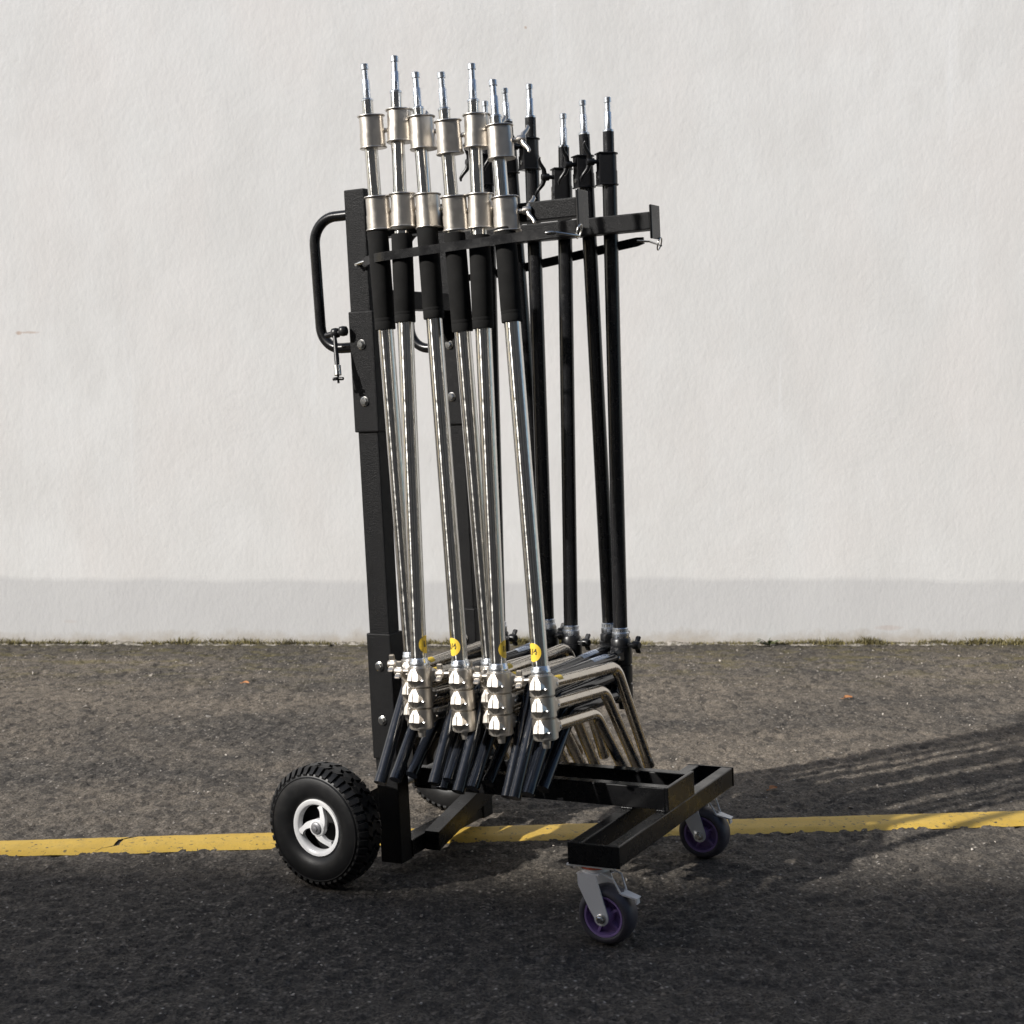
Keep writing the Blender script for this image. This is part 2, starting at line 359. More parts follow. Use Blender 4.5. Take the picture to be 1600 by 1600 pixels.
# ragged crumbs of mortar along the wall foot
nx = 700; rows = [(-.001, 1.0), (-.012, .95), (-.026, .55), (-.040, 0)]; w = MB(); vs = []; fs = []
for i in range(nx):
    x = -3.2 + 6.4 * i / (nx - 1); h = .006 + .010 * noise.noise((x * 9, 3, 1)) + .006 * noise.noise((x * 45, 7, 1)); h = max(.002, h)
    d = 1 + .5 * noise.noise((x * 14, 9, 2))
    for (y, k) in rows: vs.append((x, y * d, h * k * (1 + .4 * noise.noise((x * 60, y * 90, 4))) - .002))
for i in range(nx - 1):
    for j in range(3): fs.append((i*4+j, (i+1)*4+j, (i+1)*4+j+1, i*4+j+1))
w.add(vs, fs); w.obj('mortar_crumbs', 'mortar', wall)

# yellow line, two brush lengths of paint that overlap at a cracked joint
def line_y(x): return 3.4125 + (x + 1.165) * .0948
yl = empty('yellow_line', loc=(0, 0, 0)); tag(yl, 'worn yellow painted line running across the asphalt', 'road line', kind='structure')
def paint(x0, x1, cut0, cut1, z):
    n = int((x1 - x0) / .006); vs = []; fs = []; K = 7
    for i in range(n + 1):
        t = i / n
        for j in range(K):
            s = j / (K - 1) * 2 - 1; x = x0 + (x1 - x0) * t
            jag = 1.2 * s ** 3 + .25 * s + .55 * noise.noise((s * 2.2, 5, 1))
            if cut0: x += cut0 * jag * max(0, 1 - (x - x0) / .35) ** 2
            if cut1: x += cut1 * (jag + .15 * noise.noise((s * 6, 8, 1))) * max(0, 1 - (x1 - x) / .35) ** 2
            hw = .0595
            e = .010 * noise.noise((x * 4, s * 2, 1)) + .004 * noise.noise((x * 18, s * 2, 5)) + .0018 * noise.noise((x * 60, s * 2, 9))
            y = line_y(x) + s * hw + (e if abs(s) > .9 else 0)
            vs.append((x, y, z + .0008 * noise.noise((x * 25, y * 25, 3)) + .0006 * noise.noise((x * 80, y * 80, 3)) if abs(s) < .99 else z - .0065))
    for i in range(n):
        for j in range(K - 1): a = i*K+j; fs.append((a, a + K, a + K + 1, a + 1))
    return MB().add(vs, fs)
paint(-3.4, -.908, 0, .030, .0046).obj('paint_stroke', 'yellow', yl)
paint(-.896, 3.4, .040, 0, .0052).obj('paint_stroke', 'yellow', yl)

# moss fringe, weeds, pebbles and leaves
def blades(mb, x, y, z, n, h, spread, wid):
    for _ in range(n):
        a = rng.random() * 6.28; l = h * (.5 + rng.random() * .7); bx = x + rng.gauss(0, spread); by = y + rng.gauss(0, spread * .35)
        by = min(by, WALL_Y - .004); dx, dy = math.cos(a) * wid, math.sin(a) * wid; tx, ty = rng.gauss(0, l * .45), rng.gauss(-l * .1, l * .25)
        ty = min(ty, WALL_Y - .002 - by)
        mb.add([(bx - dx, by - dy, z), (bx + dx, by + dy, z), (bx + tx * .6 + dx * .6, by + ty * .6, z + l * .7), (bx + tx, by + ty, z + l)], [(0, 1, 2), (0, 2, 3)])
mb = MB(); x = -2.7
while x < 2.7:
    d = noise.noise((x * 2.1, 1.3, 0)) + .6 * noise.noise((x * 9, 2, 0))
    if d > -.38: blades(mb, x, WALL_Y - .020 + rng.gauss(0, .006), .0, int(5 + 14 * min(1, d + .4)), (.011 + .030 * max(0, d + .25)) * rng.uniform(.6, 1.25), .012, .0020)
    elif rng.random() < .35: blades(mb, x, WALL_Y - .020, .0, 3, .008, .01, .0018)
    x += .0075
o = mb.obj('moss_fringe', 'moss', smooth=0); tag(o, 'olive moss and short dry grass along the wall foot', 'moss', kind='stuff')
mb = MB()
for i in range(3400):
    x = rng.uniform(-3.0, 3.0); y = rng.uniform(1.6, 5.8) if rng.random() < .75 else rng.uniform(5.0, 5.82); r = rng.choice((.0016, .002, .0024, .003, .004)) * rng.uniform(.7, 1.25)
    if abs(y - line_y(x)) < .07: continue
    if rng.random() < .02: r *= 2.0
    pts = [Vector((rng.gauss(0, 1), rng.gauss(0, 1), rng.gauss(0, .6))).normalized() * r * rng.uniform(.75, 1.2) for _ in range(7)]
    mb.hull([p + Vector((x, y, r * .35 + (.001 if y < 5.86 else 0))) for p in pts])
o = mb.obj('loose_grit', 'pebble', smooth=0); tag(o, 'pale loose grit scattered over the asphalt', 'grit', kind='stuff')

def weed(X, Y, n, L, label, seed):
    R = random.Random(seed); root = empty('weed', loc=(X, Y, 0)); tag(root, label, 'weed')
    st = MB()
    for i in range(n):
        a = R.uniform(math.pi * .95, math.pi * 2.05); l = L * R.uniform(.6, 1.1); up = R.uniform(.35, 1.2)
        d = Vector((math.cos(a), math.sin(a) * .45, 0)); pts = [Vector((0, 0, .0)) + d * l * t + Vector((0, 0, l * up * (t - .55 * t * t))) for t in (0, .35, .7, 1)]
        side = Vector((-d.y, d.x, 0)).normalized(); lf = MB(); vs = []
        for q, wd in zip(pts, (.0015, .007, .009, .001)): vs += [q - side * wd * L * 18, q + Vector((0, 0, -.0015)), q + side * wd * L * 18]
        fs = []
        for j in range(3):
            for kk in range(2): fs.append((j*3+kk, j*3+kk+1, j*3+kk+4, j*3+kk+3))
        lf.add(vs, fs); lf.obj('leaf', 'weed', root)
    st.tube([(0, 0, -.004), (.001, 0, L * .25), (.003, -.002, L * .5)], .0014, 6); st.obj('stem', 'weed', root)
weed(.985, WALL_Y - .035, 7, .055, 'green broad-leaved weed at the wall foot right of the cart', 3)
weed(-1.655, WALL_Y - .025, 5, .030, 'tiny bright green weed at the wall foot left of the cart', 4)
def dry_leaf(X, Y, rz, s, label):
    vs = []; fs = []; nn = 6
    for i in range(nn + 1):
        t = i / nn; wd = math.sin(math.pi * min(1, t * .95 + .03)) ** .8 * .34; z = .10 * math.sin(t * 3.1) + .03
        for q in (-1, 0, 1): vs.append((t - .5, q * wd + .05 * math.sin(t * 5), z + abs(q) * .13 + .05 * q))
    for i in range(nn):
        for j in range(2): a = i*3+j; fs.append((a, a+3, a+4, a+1))
    root = empty('dry_leaf', loc=(X, Y, .004)); root.rotation_euler = (0, 0, rz); tag(root, label, 'leaf')
    m = MB().add([Vector(p) * s for p in vs], fs); m.obj('leaf_blade', 'leaf', root)
    MB().tube([Vector((-.5, 0, .05)) * s, Vector((-.85, .06, .04)) * s], .0011, 6).obj('leaf_stalk', 'leaf', root)
dry_leaf(1.087, 4.905, .3, .030, 'orange dry leaf lying on the asphalt towards the wall')
dry_leaf(.671, 3.87, .6, .026, 'reddish brown curled leaf beside the right front caster')
dry_leaf(-.90, 5.13, -.2, .024, 'small pale brown leaf on the asphalt left of the cart')

# unseen building behind the viewer, added to cast the shade over the foreground
SHADE_H = 6.2
off = SH * (SHADE_H / math.tan(SUN_EL))
bld = empty('shade_building', loc=(-off.x - .3, 3.215 - off.y, 0)); bld.rotation_euler = (0, 0, rad(1.0))
tag(bld, 'unseen long building behind the viewer, added to shade the foreground', 'building')
w = MB(); w.box(-26, 24, -7, 0, -.05, SHADE_H - .18); w.obj('wall', 'bwall', bld, smooth=0)
w = MB(); w.box(-26.1, 24.1, -7.1, .0, SHADE_H - .18, SHADE_H, .01); w.obj('roof', 'broof', bld)
w = MB(); w.box(-26.05, -.30, -.24, -.004, SHADE_H, SHADE_H + .175, .008); w.obj('shade_parapet', 'bwall', bld)  # roof step added on this side to shape the edge of the shade
for i in range(9):
    for zz in (1.0, 3.9):
        x = -7 + i * 3.3
        w = MB(); w.box(x, x + 1.3, -.02, .012, zz, zz + 1.3); wo_ = w.obj('window', 'bglass', bld, smooth=0)
        w = MB(); w.box(x - .08, x + 1.38, .0, .07, zz - .09, zz - .01, .006); w.obj('sill', 'mortar', wo_)

# ------------------------------------------------------------------ cart frame of reference
YAW, LEAN = .4865, .0549
vA = Vector((math.cos(YAW), -math.sin(YAW), 0)); vB = Vector((math.sin(YAW), math.cos(YAW), 0)); vZ = Vector((0, 0, 1))
fA = vA * math.cos(LEAN) + vZ * math.sin(LEAN); fC = -vA * math.sin(LEAN) + vZ * math.cos(LEAN); ORG = Vector((-.2843, 3.261, .0195))
def frame(x, y, z, o):
    m = Matrix((x, y, z)).transposed().to_4x4(); m.translation = o; return m
CART = frame(fA, vB, fC, ORG)
CI = CART.inverted()
def ground_c(a): return -(ORG.z + a * math.sin(LEAN)) / math.cos(LEAN)

cart = empty('stand_cart'); cart.matrix_world = CART
tag(cart, 'black steel two-wheeled hand cart with front casters loaded with light stands', 'cart')

# uprights
def hexbolt(parent, a, b, c, axis=-1):
    m = Matrix.Translation((a, b, c)) @ Matrix.Rotation(math.pi / 2 * (1 if axis < 0 else -1), 4, 'X')
    k = MB(); k.lathe([(.0105, -.001), (.0105, .0015), (.0095, .002)], 20, m); k.lathe([(.0078, .002), (.0078, .0065), (.0066, .0078), (.0, .0080)], 6, m)
    return k.obj('bolt', 'bolt', parent, 20)
for b0 in (0.0, .367):
    up = empty('upright', cart, (0, b0, 0)); B = .045
    MB().box(.0, .053, .0, B, 0, .235, .003).obj('foot_section', 'powder', up)
    MB().box(-.0035, .0565, -.0035, B + .0035, .229, .503, .003).obj('lower_sleeve', 'powder', up)
    MB().box(.0015, .0515, .0015, B - .0015, .40, 1.0, .003).obj('inner_tube', 'powder', up)
    MB().box(-.0035, .0565, -.0035, B + .0035, .934, 1.189, .003).obj('upper_sleeve', 'powder', up)
    MB().box(.0, .050, .0, B, 1.10, 1.443, .003).obj('top_section', 'powder', up)
    for c in (1.119, .999, .432, .314): hexbolt(up, .0265, -.0035, c)
    # weld bead line where the sleeves stop
    # pull handle
    h = [(-.0005, .022, 1.394)] + arc((0, .022, 1.394), (-.097, .022, 1.394), (-.092, .022, 1.12), .055, 10) + arc((-.097, .022, 1.394), (-.092, .022, 1.115), (0, .022, 1.115), .050, 10) + [(-.0035, .022, 1.115)]
    MB().tube(h, .0112, 18).obj('handle', 'gloss_black_frame', up, 60)
# cross members
MB().box(.010, .048, .045, .367, 1.195, 1.235, .003).obj('cross_bar', 'powder', cart)
MB().box(.010, .050, .045, .367, .003, .040, .003).obj('cross_bar', 'gloss_black_frame', cart)
br_ = MB(); br_.hull([(a, b, c + dz) for a in (.0505, .086) for b, c in ((.104, .024), (.366, .084)) for dz in (-.021, .021)]); br_.obj('rising_brace', 'gloss_black_frame', cart)
MB().box(.010, .048, .045, .367, .235, .270, .003).obj('cross_bar', 'powder', cart)
g_ = MB(); g_.hull([(.02, .046, 1.12), (.026, .046, 1.12), (.02, .046, 1.194), (.026, .046, 1.194), (.02, .11, 1.194), (.026, .11, 1.194)]); g_.obj('gusset', 'powder', cart)
g_ = MB(); g_.hull([(.02, .366, 1.12), (.026, .366, 1.12), (.02, .366, 1.194), (.026, .366, 1.194), (.02, .30, 1.194), (.026, .30, 1.194)]); g_.obj('gusset', 'powder', cart)
# the rail the folded legs rest on
rail = MB().box(.048, .352, .120, .160, .262, .300, .003).obj('leg_rest_rail', 'powder', cart)
# top arms, end plates with rings, retaining bars and pins
for b0, sgn in ((0.0, -1), (.367, 1)):
    arm = MB().box(.0505, .538, b0 + .001, b0 + .041, 1.338, 1.376, .003).obj('arm', 'powder', cart)
    p = MB().box(.538, .5435, b0 - .003, b0 + .045, 1.318, 1.391, .0022).obj('end_plate', 'gloss_black_frame', arm)
    e = MB(); cx, cb, cc = .5415, b0 + (.0 if sgn < 0 else .041), 1.309
    e.tube([(cx + .004 * math.sin(t), cb + .009 * math.cos(t), cc + .013 * math.sin(t)) for t in [2 * math.pi * i / 24 for i in range(25)]], .0017, 8); e.obj('ring', 'bolt', arm, 60)
bs = -.0545
def flatbar(path, hh, th, name, mat, parent):
    """flat bar standing on edge along a path of (a, b, c)"""
    path = [Vector(p) for p in path]; vs = []; fs = []; n = len(path)
    for i, p in enumerate(path):
        t = (path[min(i + 1, n - 1)] - path[max(i - 1, 0)]).normalized(); u = Vector((0, 0, 1)) - t * t.z; u.normalize(); s = t.cross(u)
        k = hh * (1 if 0 < i < n - 1 else .72)
        for (du, ds) in ((-k, -th), (k, -th), (k, th), (-k, th)): vs.append(p + u * du / 2 + s * ds / 2)
    for i in range(n - 1):
        for j in range(4): q = (j + 1) % 4; fs.append((i*4+j, i*4+q, (i+1)*4+q, (i+1)*4+j))
    fs += [(3, 2, 1, 0), tuple((n - 1) * 4 + j for j in range(4))]
    m = MB().add(vs, fs); b = bmesh.new(); me = m.mesh('x', 0); b.from_mesh(me); bpy.data.meshes.remove(me)
    return MB().bm(b).obj(name, mat, parent)
bar = flatbar([(.050, -.016, 1.2885), (.060, -.020, 1.2892), (.085, -.038, 1.2905), (.105, -.050, 1.2915), (.13, bs, 1.2925), (.25, bs, 1.297), (.38, bs, 1.302), (.503, bs, 1.3065), (.517, bs + .001, 1.307)], .018, .005, 'retaining_bar', 'gloss_black_frame', cart)
MB().tube([(.031, -.014, 1.2855), (.041, -.0155, 1.287), (.054, -.0165, 1.2890)], [.0025, .0042, .0042], 12).obj('link_pin', 'bolt', bar, 60)
MB().tube([(.031, .0, 1.2850), (.031, -.016, 1.2850)], .0035, 12).obj('pivot_bolt', 'bolt', bar, 60)
MB().tube([(.499, bs - .004, 1.306), (.512, bs - .004, 1.3065), (.5415, -.012, 1.3005), (.5425, -.003, 1.300)], .0026, 10).obj('locking_pin', 'bolt', bar, 60)
b2 = .4635
bar = flatbar([(.052, .420, 1.273), (.07, .430, 1.275), (.10, .455, 1.279), (.13, b2, 1.283), (.25, b2, 1.297), (.38, b2, 1.313), (.465, b2, 1.323), (.482, b2 - .001, 1.325)], .020, .005, 'retaining_bar', 'gloss_black_frame', cart)
MB().tube([(.468, b2 - .005, 1.3245), (.50, b2 - .012, 1.3205), (.5425, .414, 1.3055)], .0026, 10).obj('locking_pin', 'bolt', bar, 60)
MB().tube([(.052, .400, 1.273), (.052, .424, 1.273)], .004, 12).obj('pivot_bolt', 'bolt', bar, 60)
# clamp lever by the left handle
lv = empty('clamp_lever', cart, (0, 0, 0))
MB().tube([(-.052, -.018, 1.142), (-.030, -.020, 1.145), (-.004, -.022, 1.147)], .0062, 14).obj('clamp_screw', 'black_cast', lv, 50)
MB().lathe([(.0, -.011), (.008, -.0095), (.0108, -.004), (.0108, .004), (.008, .0095), (0, .011)], 20, Matrix.Translation((-.026, -.021, 1.146))).obj('ball_joint', 'black_cast', lv, 60)
MB().lathe([(.0, -.011), (.008, -.0095), (.0108, -.004), (.0108, .004), (.008, .0095), (0, .011)], 20, Matrix.Translation((-.0085, -.018, 1.149))).obj('ball_joint', 'black_cast', lv, 60)
MB().tube([(-.0255, -.026, 1.142), (-.0165, -.036, 1.092), (-.0135, -.040, 1.075)], [.0042, .0055, .005], 12).obj('lever_arm', 'black_cast', lv, 50)
MB().tube([(-.0140, -.0395, 1.077), (-.0110, -.043, 1.057)], .0078, 16).obj('ferrule', 'bolt', lv, 50)
st = MB().tube([(-.0110, -.043, 1.057), (-.0095, -.045, 1.040)], .0026, 10)
for q in range(4):
    a = q * math.pi / 2; st.tube([(-.0102, -.044, 1.050), (-.0102 + .0125 * math.cos(a), -.044 + .0125 * math.sin(a), 1.049)], .0035, 8)
st.obj('star_tip', 'black_cast', lv, 50)

# platform: two beams on a T shaped front axle frame
plat = empty('platform', cart)
MB().box(.056, .6435, .069, .095, .151, .197, .0025).obj('beam', 'gloss_black_frame', plat)
MB().box(.056, .6435, .184, .210, .151, .197, .0025).obj('beam', 'gloss_black_frame', plat)
MB().box(.056, .085, .095, .184, .151, .190, .0025).obj('beam', 'gloss_black_frame', plat)
for b0 in (.069, .184):
    MB().box(.050, .0557, b0 + .002, b0 + .024, .153, .262, .0015).obj('hanger_plate', 'gloss_black_frame', plat)
MB().box(.6235, .6495, -.173, .444, .107, .148, .0025).obj('axle_bar', 'gloss_black_frame', plat)
MB().box(.545, .571, -.173, .444, .107, .148, .0025).obj('axle_bar', 'gloss_black_frame', plat)
MB().box(.5435, .651, -.179, -.1735, .1055, .1485, .0018).obj('end_cap', 'gloss_black_frame', plat)
MB().box(.5435, .651, .4445, .450, .1055, .1485, .0018).obj('end_cap', 'gloss_black_frame', plat)
MB().box(.6438, .6512, .0675, .2115, .1482, .1985, .0018).obj('front_plate', 'gloss_black_frame', plat)

def weld(p0, p1, parent):
    p0, p1 = Vector(p0), Vector(p1); n = max(4, int((p1 - p0).length / .0022)); R = random.Random(n)
    MB().tube([p0 + (p1 - p0) * i / n for i in range(n + 1)], [.0019 + (.0007 if i % 2 else 0) + R.uniform(-.0003, .0003) for i in range(n + 1)], 8).obj('weld_bead', 'gloss_black_frame', parent, 60)
for a0, a1 in ((.545, .571), (.6235, .643)): weld((a0, .0695, .1495), (a1, .0695, .1495), plat); weld((a0, .2095, .1495), (a1, .2095, .1495), plat)
weld((.0535, .0455, .041), (.0535, .0455, .004), cart); weld((.052, .0455, 1.195), (.052, .0455, 1.235), cart)
for b0 in (.001, .368): weld((.052, b0 + .001, 1.3375), (.052, b0 + .039, 1.3375), cart)
# rear wheels
AX_A = -.05; AX_C = .131 + ground_c(AX_A); WR = .131
MB().tube([(AX_A, -.15, AX_C), (AX_A - .041, .545, AX_C)], .0085, 16).obj('axle', 'hub', cart, 60)
for b0 in (.0, .367):
    k = MB(); k.hull([(AX_A - .018, b0 + .008, AX_C - .016), (AX_A - .018, b0 + .038, AX_C - .016), (AX_A - .018, b0 + .008, AX_C + .016), (AX_A - .018, b0 + .038, AX_C + .016),
                      (.0, b0 + .008, AX_C - .05), (.0, b0 + .038, AX_C - .05), (.0, b0 + .008, AX_C + .05), (.0, b0 + .038, AX_C + .05)]); k.obj('axle_bracket', 'powder', cart)
def big_wheel(parent, loc, flip=False):
    w = empty('wheel', parent, loc)
    w.rotation_euler = (math.pi / 2 * (-1 if flip else 1), 0, 0 if flip else rad(-3.5))                     # local z -> -B (outer face)
    prof = [(.060, .026), (.066, .0335), (.078, .0395), (.093, .041), (.108, .0385), (.1165, .034), (.121, .026), (.1235, .013), (.1242, 0)]
    prof = prof + [(r, -z) for r, z in prof[-2::-1]]
    t = MB().lathe(prof, 72, close=True)
    # moulded ring line
    t.lathe([(.1085, .0392), (.110, .0396), (.1115, .0378), (.110, .0370)], 72, close=True)
    R = random.Random(2)
    def lug(ang, z0, z1, da, r0, r1, skew=0.0):
        pts = []
        for (r, k) in ((r0, 1.0), (r1, .86)):
            for (z, s) in ((z0, 0), (z1, skew)):
                for q in (-1, 1): a = ang + s + q * da * k; pts.append((r * math.cos(a), r * math.sin(a), z))
        t.hull(pts)
    N = 44
    for i in range(N):
        a = 2 * math.pi * i / N
        for sg in (1, -1):
            aa = a + (math.pi / N if sg < 0 else 0)
            # shoulder lugs wrapping on to the sidewall
            pts = []
            for (r, z, k) in ((.113, .0365, .55), (.1175, .0375, .5), (.1285, .0265, .62), (.120, .0255, .7), (.1302, .0205, .62), (.121, .0205, .7)):
                for q in (-1, 1): x_ = aa + q * math.pi / N * k; pts.append((r * math.cos(x_), r * math.sin(x_), z * sg))
            t.hull(pts)
    N2 = 27
    for i in range(N2):
        a = 2 * math.pi * i / N2
        for j, z in enumerate((-.0128, 0.0, .0128)):
            aa = a + (j % 2) * math.pi / N2
            lug(aa, z - .0062, z + .0062, math.pi / N2 * .80, .1225, .1308, .05 * (1 if j != 1 else -1))
    t.obj('tyre', 'tyre', w, 30)
    rz = .024
    rim = MB().lathe([(.0615, rz - .012), (.0615, rz + .004), (.0595, rz + .0068), (.0515, rz + .0048), (.0485, rz + .0015), (.0485, rz - .010)], 64, close=True)
    rim_o = rim.obj('rim', 'rim', w, 50)
    sp = MB()
    for q in range(3):
        pts0 = []; L_, Rr = [], []
        for i in range(9):
            s = i / 8; r = .010 + s * .0395; a = q * 2.0944 + .55 + s * 1.15 - .35 * s * s; wd = .0075 * (1 - s) ** 1.3 + .0028 + .0055 * s ** 6
            c = Vector((r * math.cos(a), r * math.sin(a))); tn = Vector((-math.sin(a), math.cos(a)))
            dirn = (Vector((math.cos(a), math.sin(a))) + tn * 1.0).normalized(); nn_ = Vector((-dirn.y, dirn.x))
            L_.append(c + nn_ * wd); Rr.append(c - nn_ * wd)
        n = len(L_); vs = []
        for z in (rz - .006, rz + .003): vs += [Vector((p.x, p.y, z)) for p in L_] + [Vector((p.x, p.y, z)) for p in Rr]
        fs = []
        for i in range(n - 1):
            fs += [(i, i+1, n+i+1, n+i), (2*n+i, 3*n+i, 3*n+i+1, 2*n+i+1), (i, 2*n+i, 2*n+i+1, i+1), (n+i, n+i+1, 3*n+i+1, 3*n+i)]
        m = MB().add(vs, fs); m.obj('spoke', 'rim', w, 40)
    MB().lathe([(.0185, rz - .008), (.0185, rz + .0032), (.017, rz + .0045), (.0135, rz + .005), (.0135, rz + .0042), (0, rz + .0042)], 32).obj('hub', 'rim', w, 40)
    MB().lathe([(.0125, rz + .0035), (.0125, rz + .0075), (.0105, rz + .009), (.006, rz + .0092), (.0055, rz + .0115), (.0, rz + .0125)], 24).obj('hub_cap', 'hub', w, 40)
    MB().lathe([(.0, -.010), (.0612, -.010), (.0612, -.006), (0, -.006)], 48).obj('wheel_disc', 'dark', w, 40)
    return w
big_wheel(cart, (AX_A, -.130, AX_C))
big_wheel(cart, (AX_A - .036, .470, AX_C), True)

# front casters, rolling along the cart
def caster(bc, ac):
    c0 = ground_c(ac); R = .0575; cc = c0 + R; k = empty('caster', cart, (ac, bc, 0)); ct = .107
    MB().box(-.068, .033, -.034, .052, ct - .0055, ct - .0012, .0012).obj('mounting_plate', 'zinc', k)
    for (x_, y_) in ((-.058, -.026), (.024, -.026), (-.058, .044), (.024, .044)):
        MB().lathe([(.0055, 0), (.0055, -.0045), (.004, -.0065), (0, -.0065)], 6, Matrix.Translation((x_, y_, ct - .0055))).obj('plate_bolt', 'bolt', k, 20)
    MB().lathe([(.0, ct - .0055), (.0265, ct - .0055), (.029, ct - .0095), (.0265, ct - .0125), (0, ct - .0125)], 36, Matrix.Translation((-.024, .0, 0))).obj('swivel_seal', 'orange', k, 50)
    MB().lathe([(.0, ct - .0125), (.0275, ct - .0125), (.0285, ct - .018), (.024, ct - .022), (0, ct - .022)], 36, Matrix.Translation((-.024, .0, 0))).obj('swivel_race', 'zinc', k, 50)
    top = ct - .0185; th = .003
    for sg in (-1, 1):
        o = []
        for i in range(13):
            a = math.pi + math.pi * i / 12; o.append((.0145 * math.cos(a) * 1.0, cc + .0145 * math.sin(a)))
        o += [(.0135, cc + .008), (-.006, top - .012), (-.009, top), (-.046, top), (-.046, top - .022), (-.024, cc + .016)]
        m = Matrix.Rotation(math.pi / 2, 4, 'X')
        y0 = sg * .0315
        fk = MB().extr([(x_, z_) for x_, z_ in o], -y0 - th / 2, -y0 + th / 2, m); fk.obj('fork', 'zinc', k, 30)
    MB().box(-.049, -.003, -.0315, .0315, top - .003, top, .001).obj('fork_crown', 'zinc', k)
    # wheel
    w = empty('caster_wheel', k, (0, 0, cc)); rx = Matrix.Rotation(math.pi / 2, 4, 'X')
    MB().lathe([(.039, .0205), (.0405, .0245), (.0450, .0262), (.0515, .0220), (.0558, .013), (.0575, 0), (.0558, -.013), (.0515, -.0220), (.0450, -.0262), (.0405, -.0245), (.039, -.0205)], 72, rx, close=True).obj('caster_tyre', 'caster_tyre', w, 60)
    core = MB().lathe([(.0405, .0225), (.0392, .0245), (.0358, .0238), (.0345, .006), (.0345, -.006), (.0358, -.0238), (.0392, -.0245), (.0405, -.0225)], 64, rx, close=True)
    core.lathe([(.0, .024), (.0125, .024), (.0165, .0190), (.0165, -.0190), (.0125, -.024), (0, -.024)], 36, rx)
    core.lathe([(.0, .0035), (.0348, .0035), (.0348, -.0035), (0, -.0035)], 48, rx)
    for i in range(5):
        a = 2 * math.pi * i / 5 + .5; mm = rx @ Matrix.Rotation(a, 4, 'Z'); b_ = bmesh.new(); bmesh.ops.create_cube(b_, size=1, matrix=Matrix.Translation((.0245, 0, 0)) @ Matrix.Diagonal((.022, .0045, .032, 1))); core.bm(b_, mm)
    core.obj('wheel_core', 'purple', w, 40)
    ab = MB().lathe([(.0095, .0325), (.0095, .0355), (.008, .0365)], 24, rx); ab.lathe([(.0072, .0365), (.0072, .0420), (.0055, .0435), (0, .0435)], 6, rx); ab.lathe([(.005, -.034), (.005, .034)], 12, rx); ab.obj('axle_bolt', 'bolt', w, 30)
    # brake pedal
    MB().hull([(.030, -.014, cc + .044), (.030, .014, cc + .044), (.064, -.009, cc + .035), (.064, .009, cc + .035), (.030, -.014, cc + .047), (.030, .014, cc + .047), (.066, -.009, cc + .038), (.066, .009, cc + .038)]).obj('brake_pedal', 'zinc', k)
    MB().hull([(.059, -.008, cc + .036), (.063, -.008, cc + .036), (.059, .008, cc + .036), (.063, .008, cc + .036), (.062, -.007, cc + .026), (.064, -.007, cc + .026), (.062, .007, cc + .026), (.064, .007, cc + .026)]).obj('pedal_lip', 'zinc', k)
    br = MB()
    for sg in (-1, 1): br.tube([(-.005, sg * .019, top), (.022, sg * .019, top - .010), (.034, sg * .013, cc + .045)], .002, 8)
    br.obj('brake_arm', 'zinc', k, 50)
    return k
caster(-.142, .606); caster(.414, .590)

# ------------------------------------------------------------------ light stands
def egg(r0, ext, r1, dirang, n=40, grow=0.0, square=False):
    """outline of a round collar with a lobe of radius r1 at distance ext"""
    P = [Vector(((r0 + grow) * math.cos(2 * math.pi * i / n), (r0 + grow) * math.sin(2 * math.pi * i / n))) for i in range(n)] + \
        [Vector((ext + (r1 + grow) * math.cos(2 * math.pi * i / n), (r1 + grow) * math.sin(2 * math.pi * i / n))) for i in range(n)]
    if square: P += [Vector((ext + r1 + grow, q * (r1 + .0015 + grow))) for q in (-1, 1)]
    P = sorted(set((round(p.x, 6), round(p.y, 6)) for p in P))
    def half(q):
        h = []
        for p in q:
            while len(h) > 1 and (h[-1][0]-h[-2][0])*(p[1]-h[-2][1]) - (h[-1][1]-h[-2][1])*(p[0]-h[-2][0]) <= 0: h.pop()
            h.append(p)
        return h[:-1]
    hl = half(P) + half(P[::-1]); c, s = math.cos(dirang), math.sin(dirang)
    return [(x * c - y * s, x * s + y * c) for x, y in hl]
def collar(z0, z1, r, ext, r1, ang, name, mat, parent, box=False):
    h = z1 - z0; m = MB()
    lv_ = [(z0, z0 + .0035, .0020), (z0 + .0037, z0 + h * .45, .0013), (z0 + h * .45 + .0002, z1 - .0037, .0), (z1 - .0035, z1, .0018)]
    for a, b, gr in lv_: m.extr(egg(r, ext, r1, ang, 40, gr, box), a, b)
    # soften the rims
    for zz in (z0 + .0018, z1 - .0018):
        o = egg(r, ext, r1, ang, 40, .0020, box); m.tube([(x, y, zz) for x, y in o] + [(o[0][0], o[0][1], zz)], .0017, 8, False)
    return m.obj(name, mat, parent, 40)
def t_handle(parent, z, ang, r0, mat, tilt=.3, size=1.0):
    """clamp screw with a curved wing bar"""
    R = Matrix.Rotation(ang, 4, 'Z') @ Matrix.Translation((r0, 0, z)) @ Matrix.Rotation(math.pi / 2, 4, 'Y')
    m = MB(); m.lathe([(.0048, -.004), (.0048, .010), (.0078, .011), (.0085, .016), (.0085, .026), (.007, .028), (0, .028)], 18, R)
    W = R @ Matrix.Rotation(tilt, 4, 'Z')
    for sg in (-1, 1):
        pts = [(0, sg * .003, .021), (0, sg * .013, .0235), (0, sg * .022, .030), (0, sg * .029, .0335), (0, sg * .034, .032)]
        m.tube([W @ (Vector(p) * size + Vector((0, 0, (1 - size) * .02))) for p in pts], [.0060, .0052, .0042, .0038, .0022], 10)
    return m.obj('t_handle', mat, parent, 50)
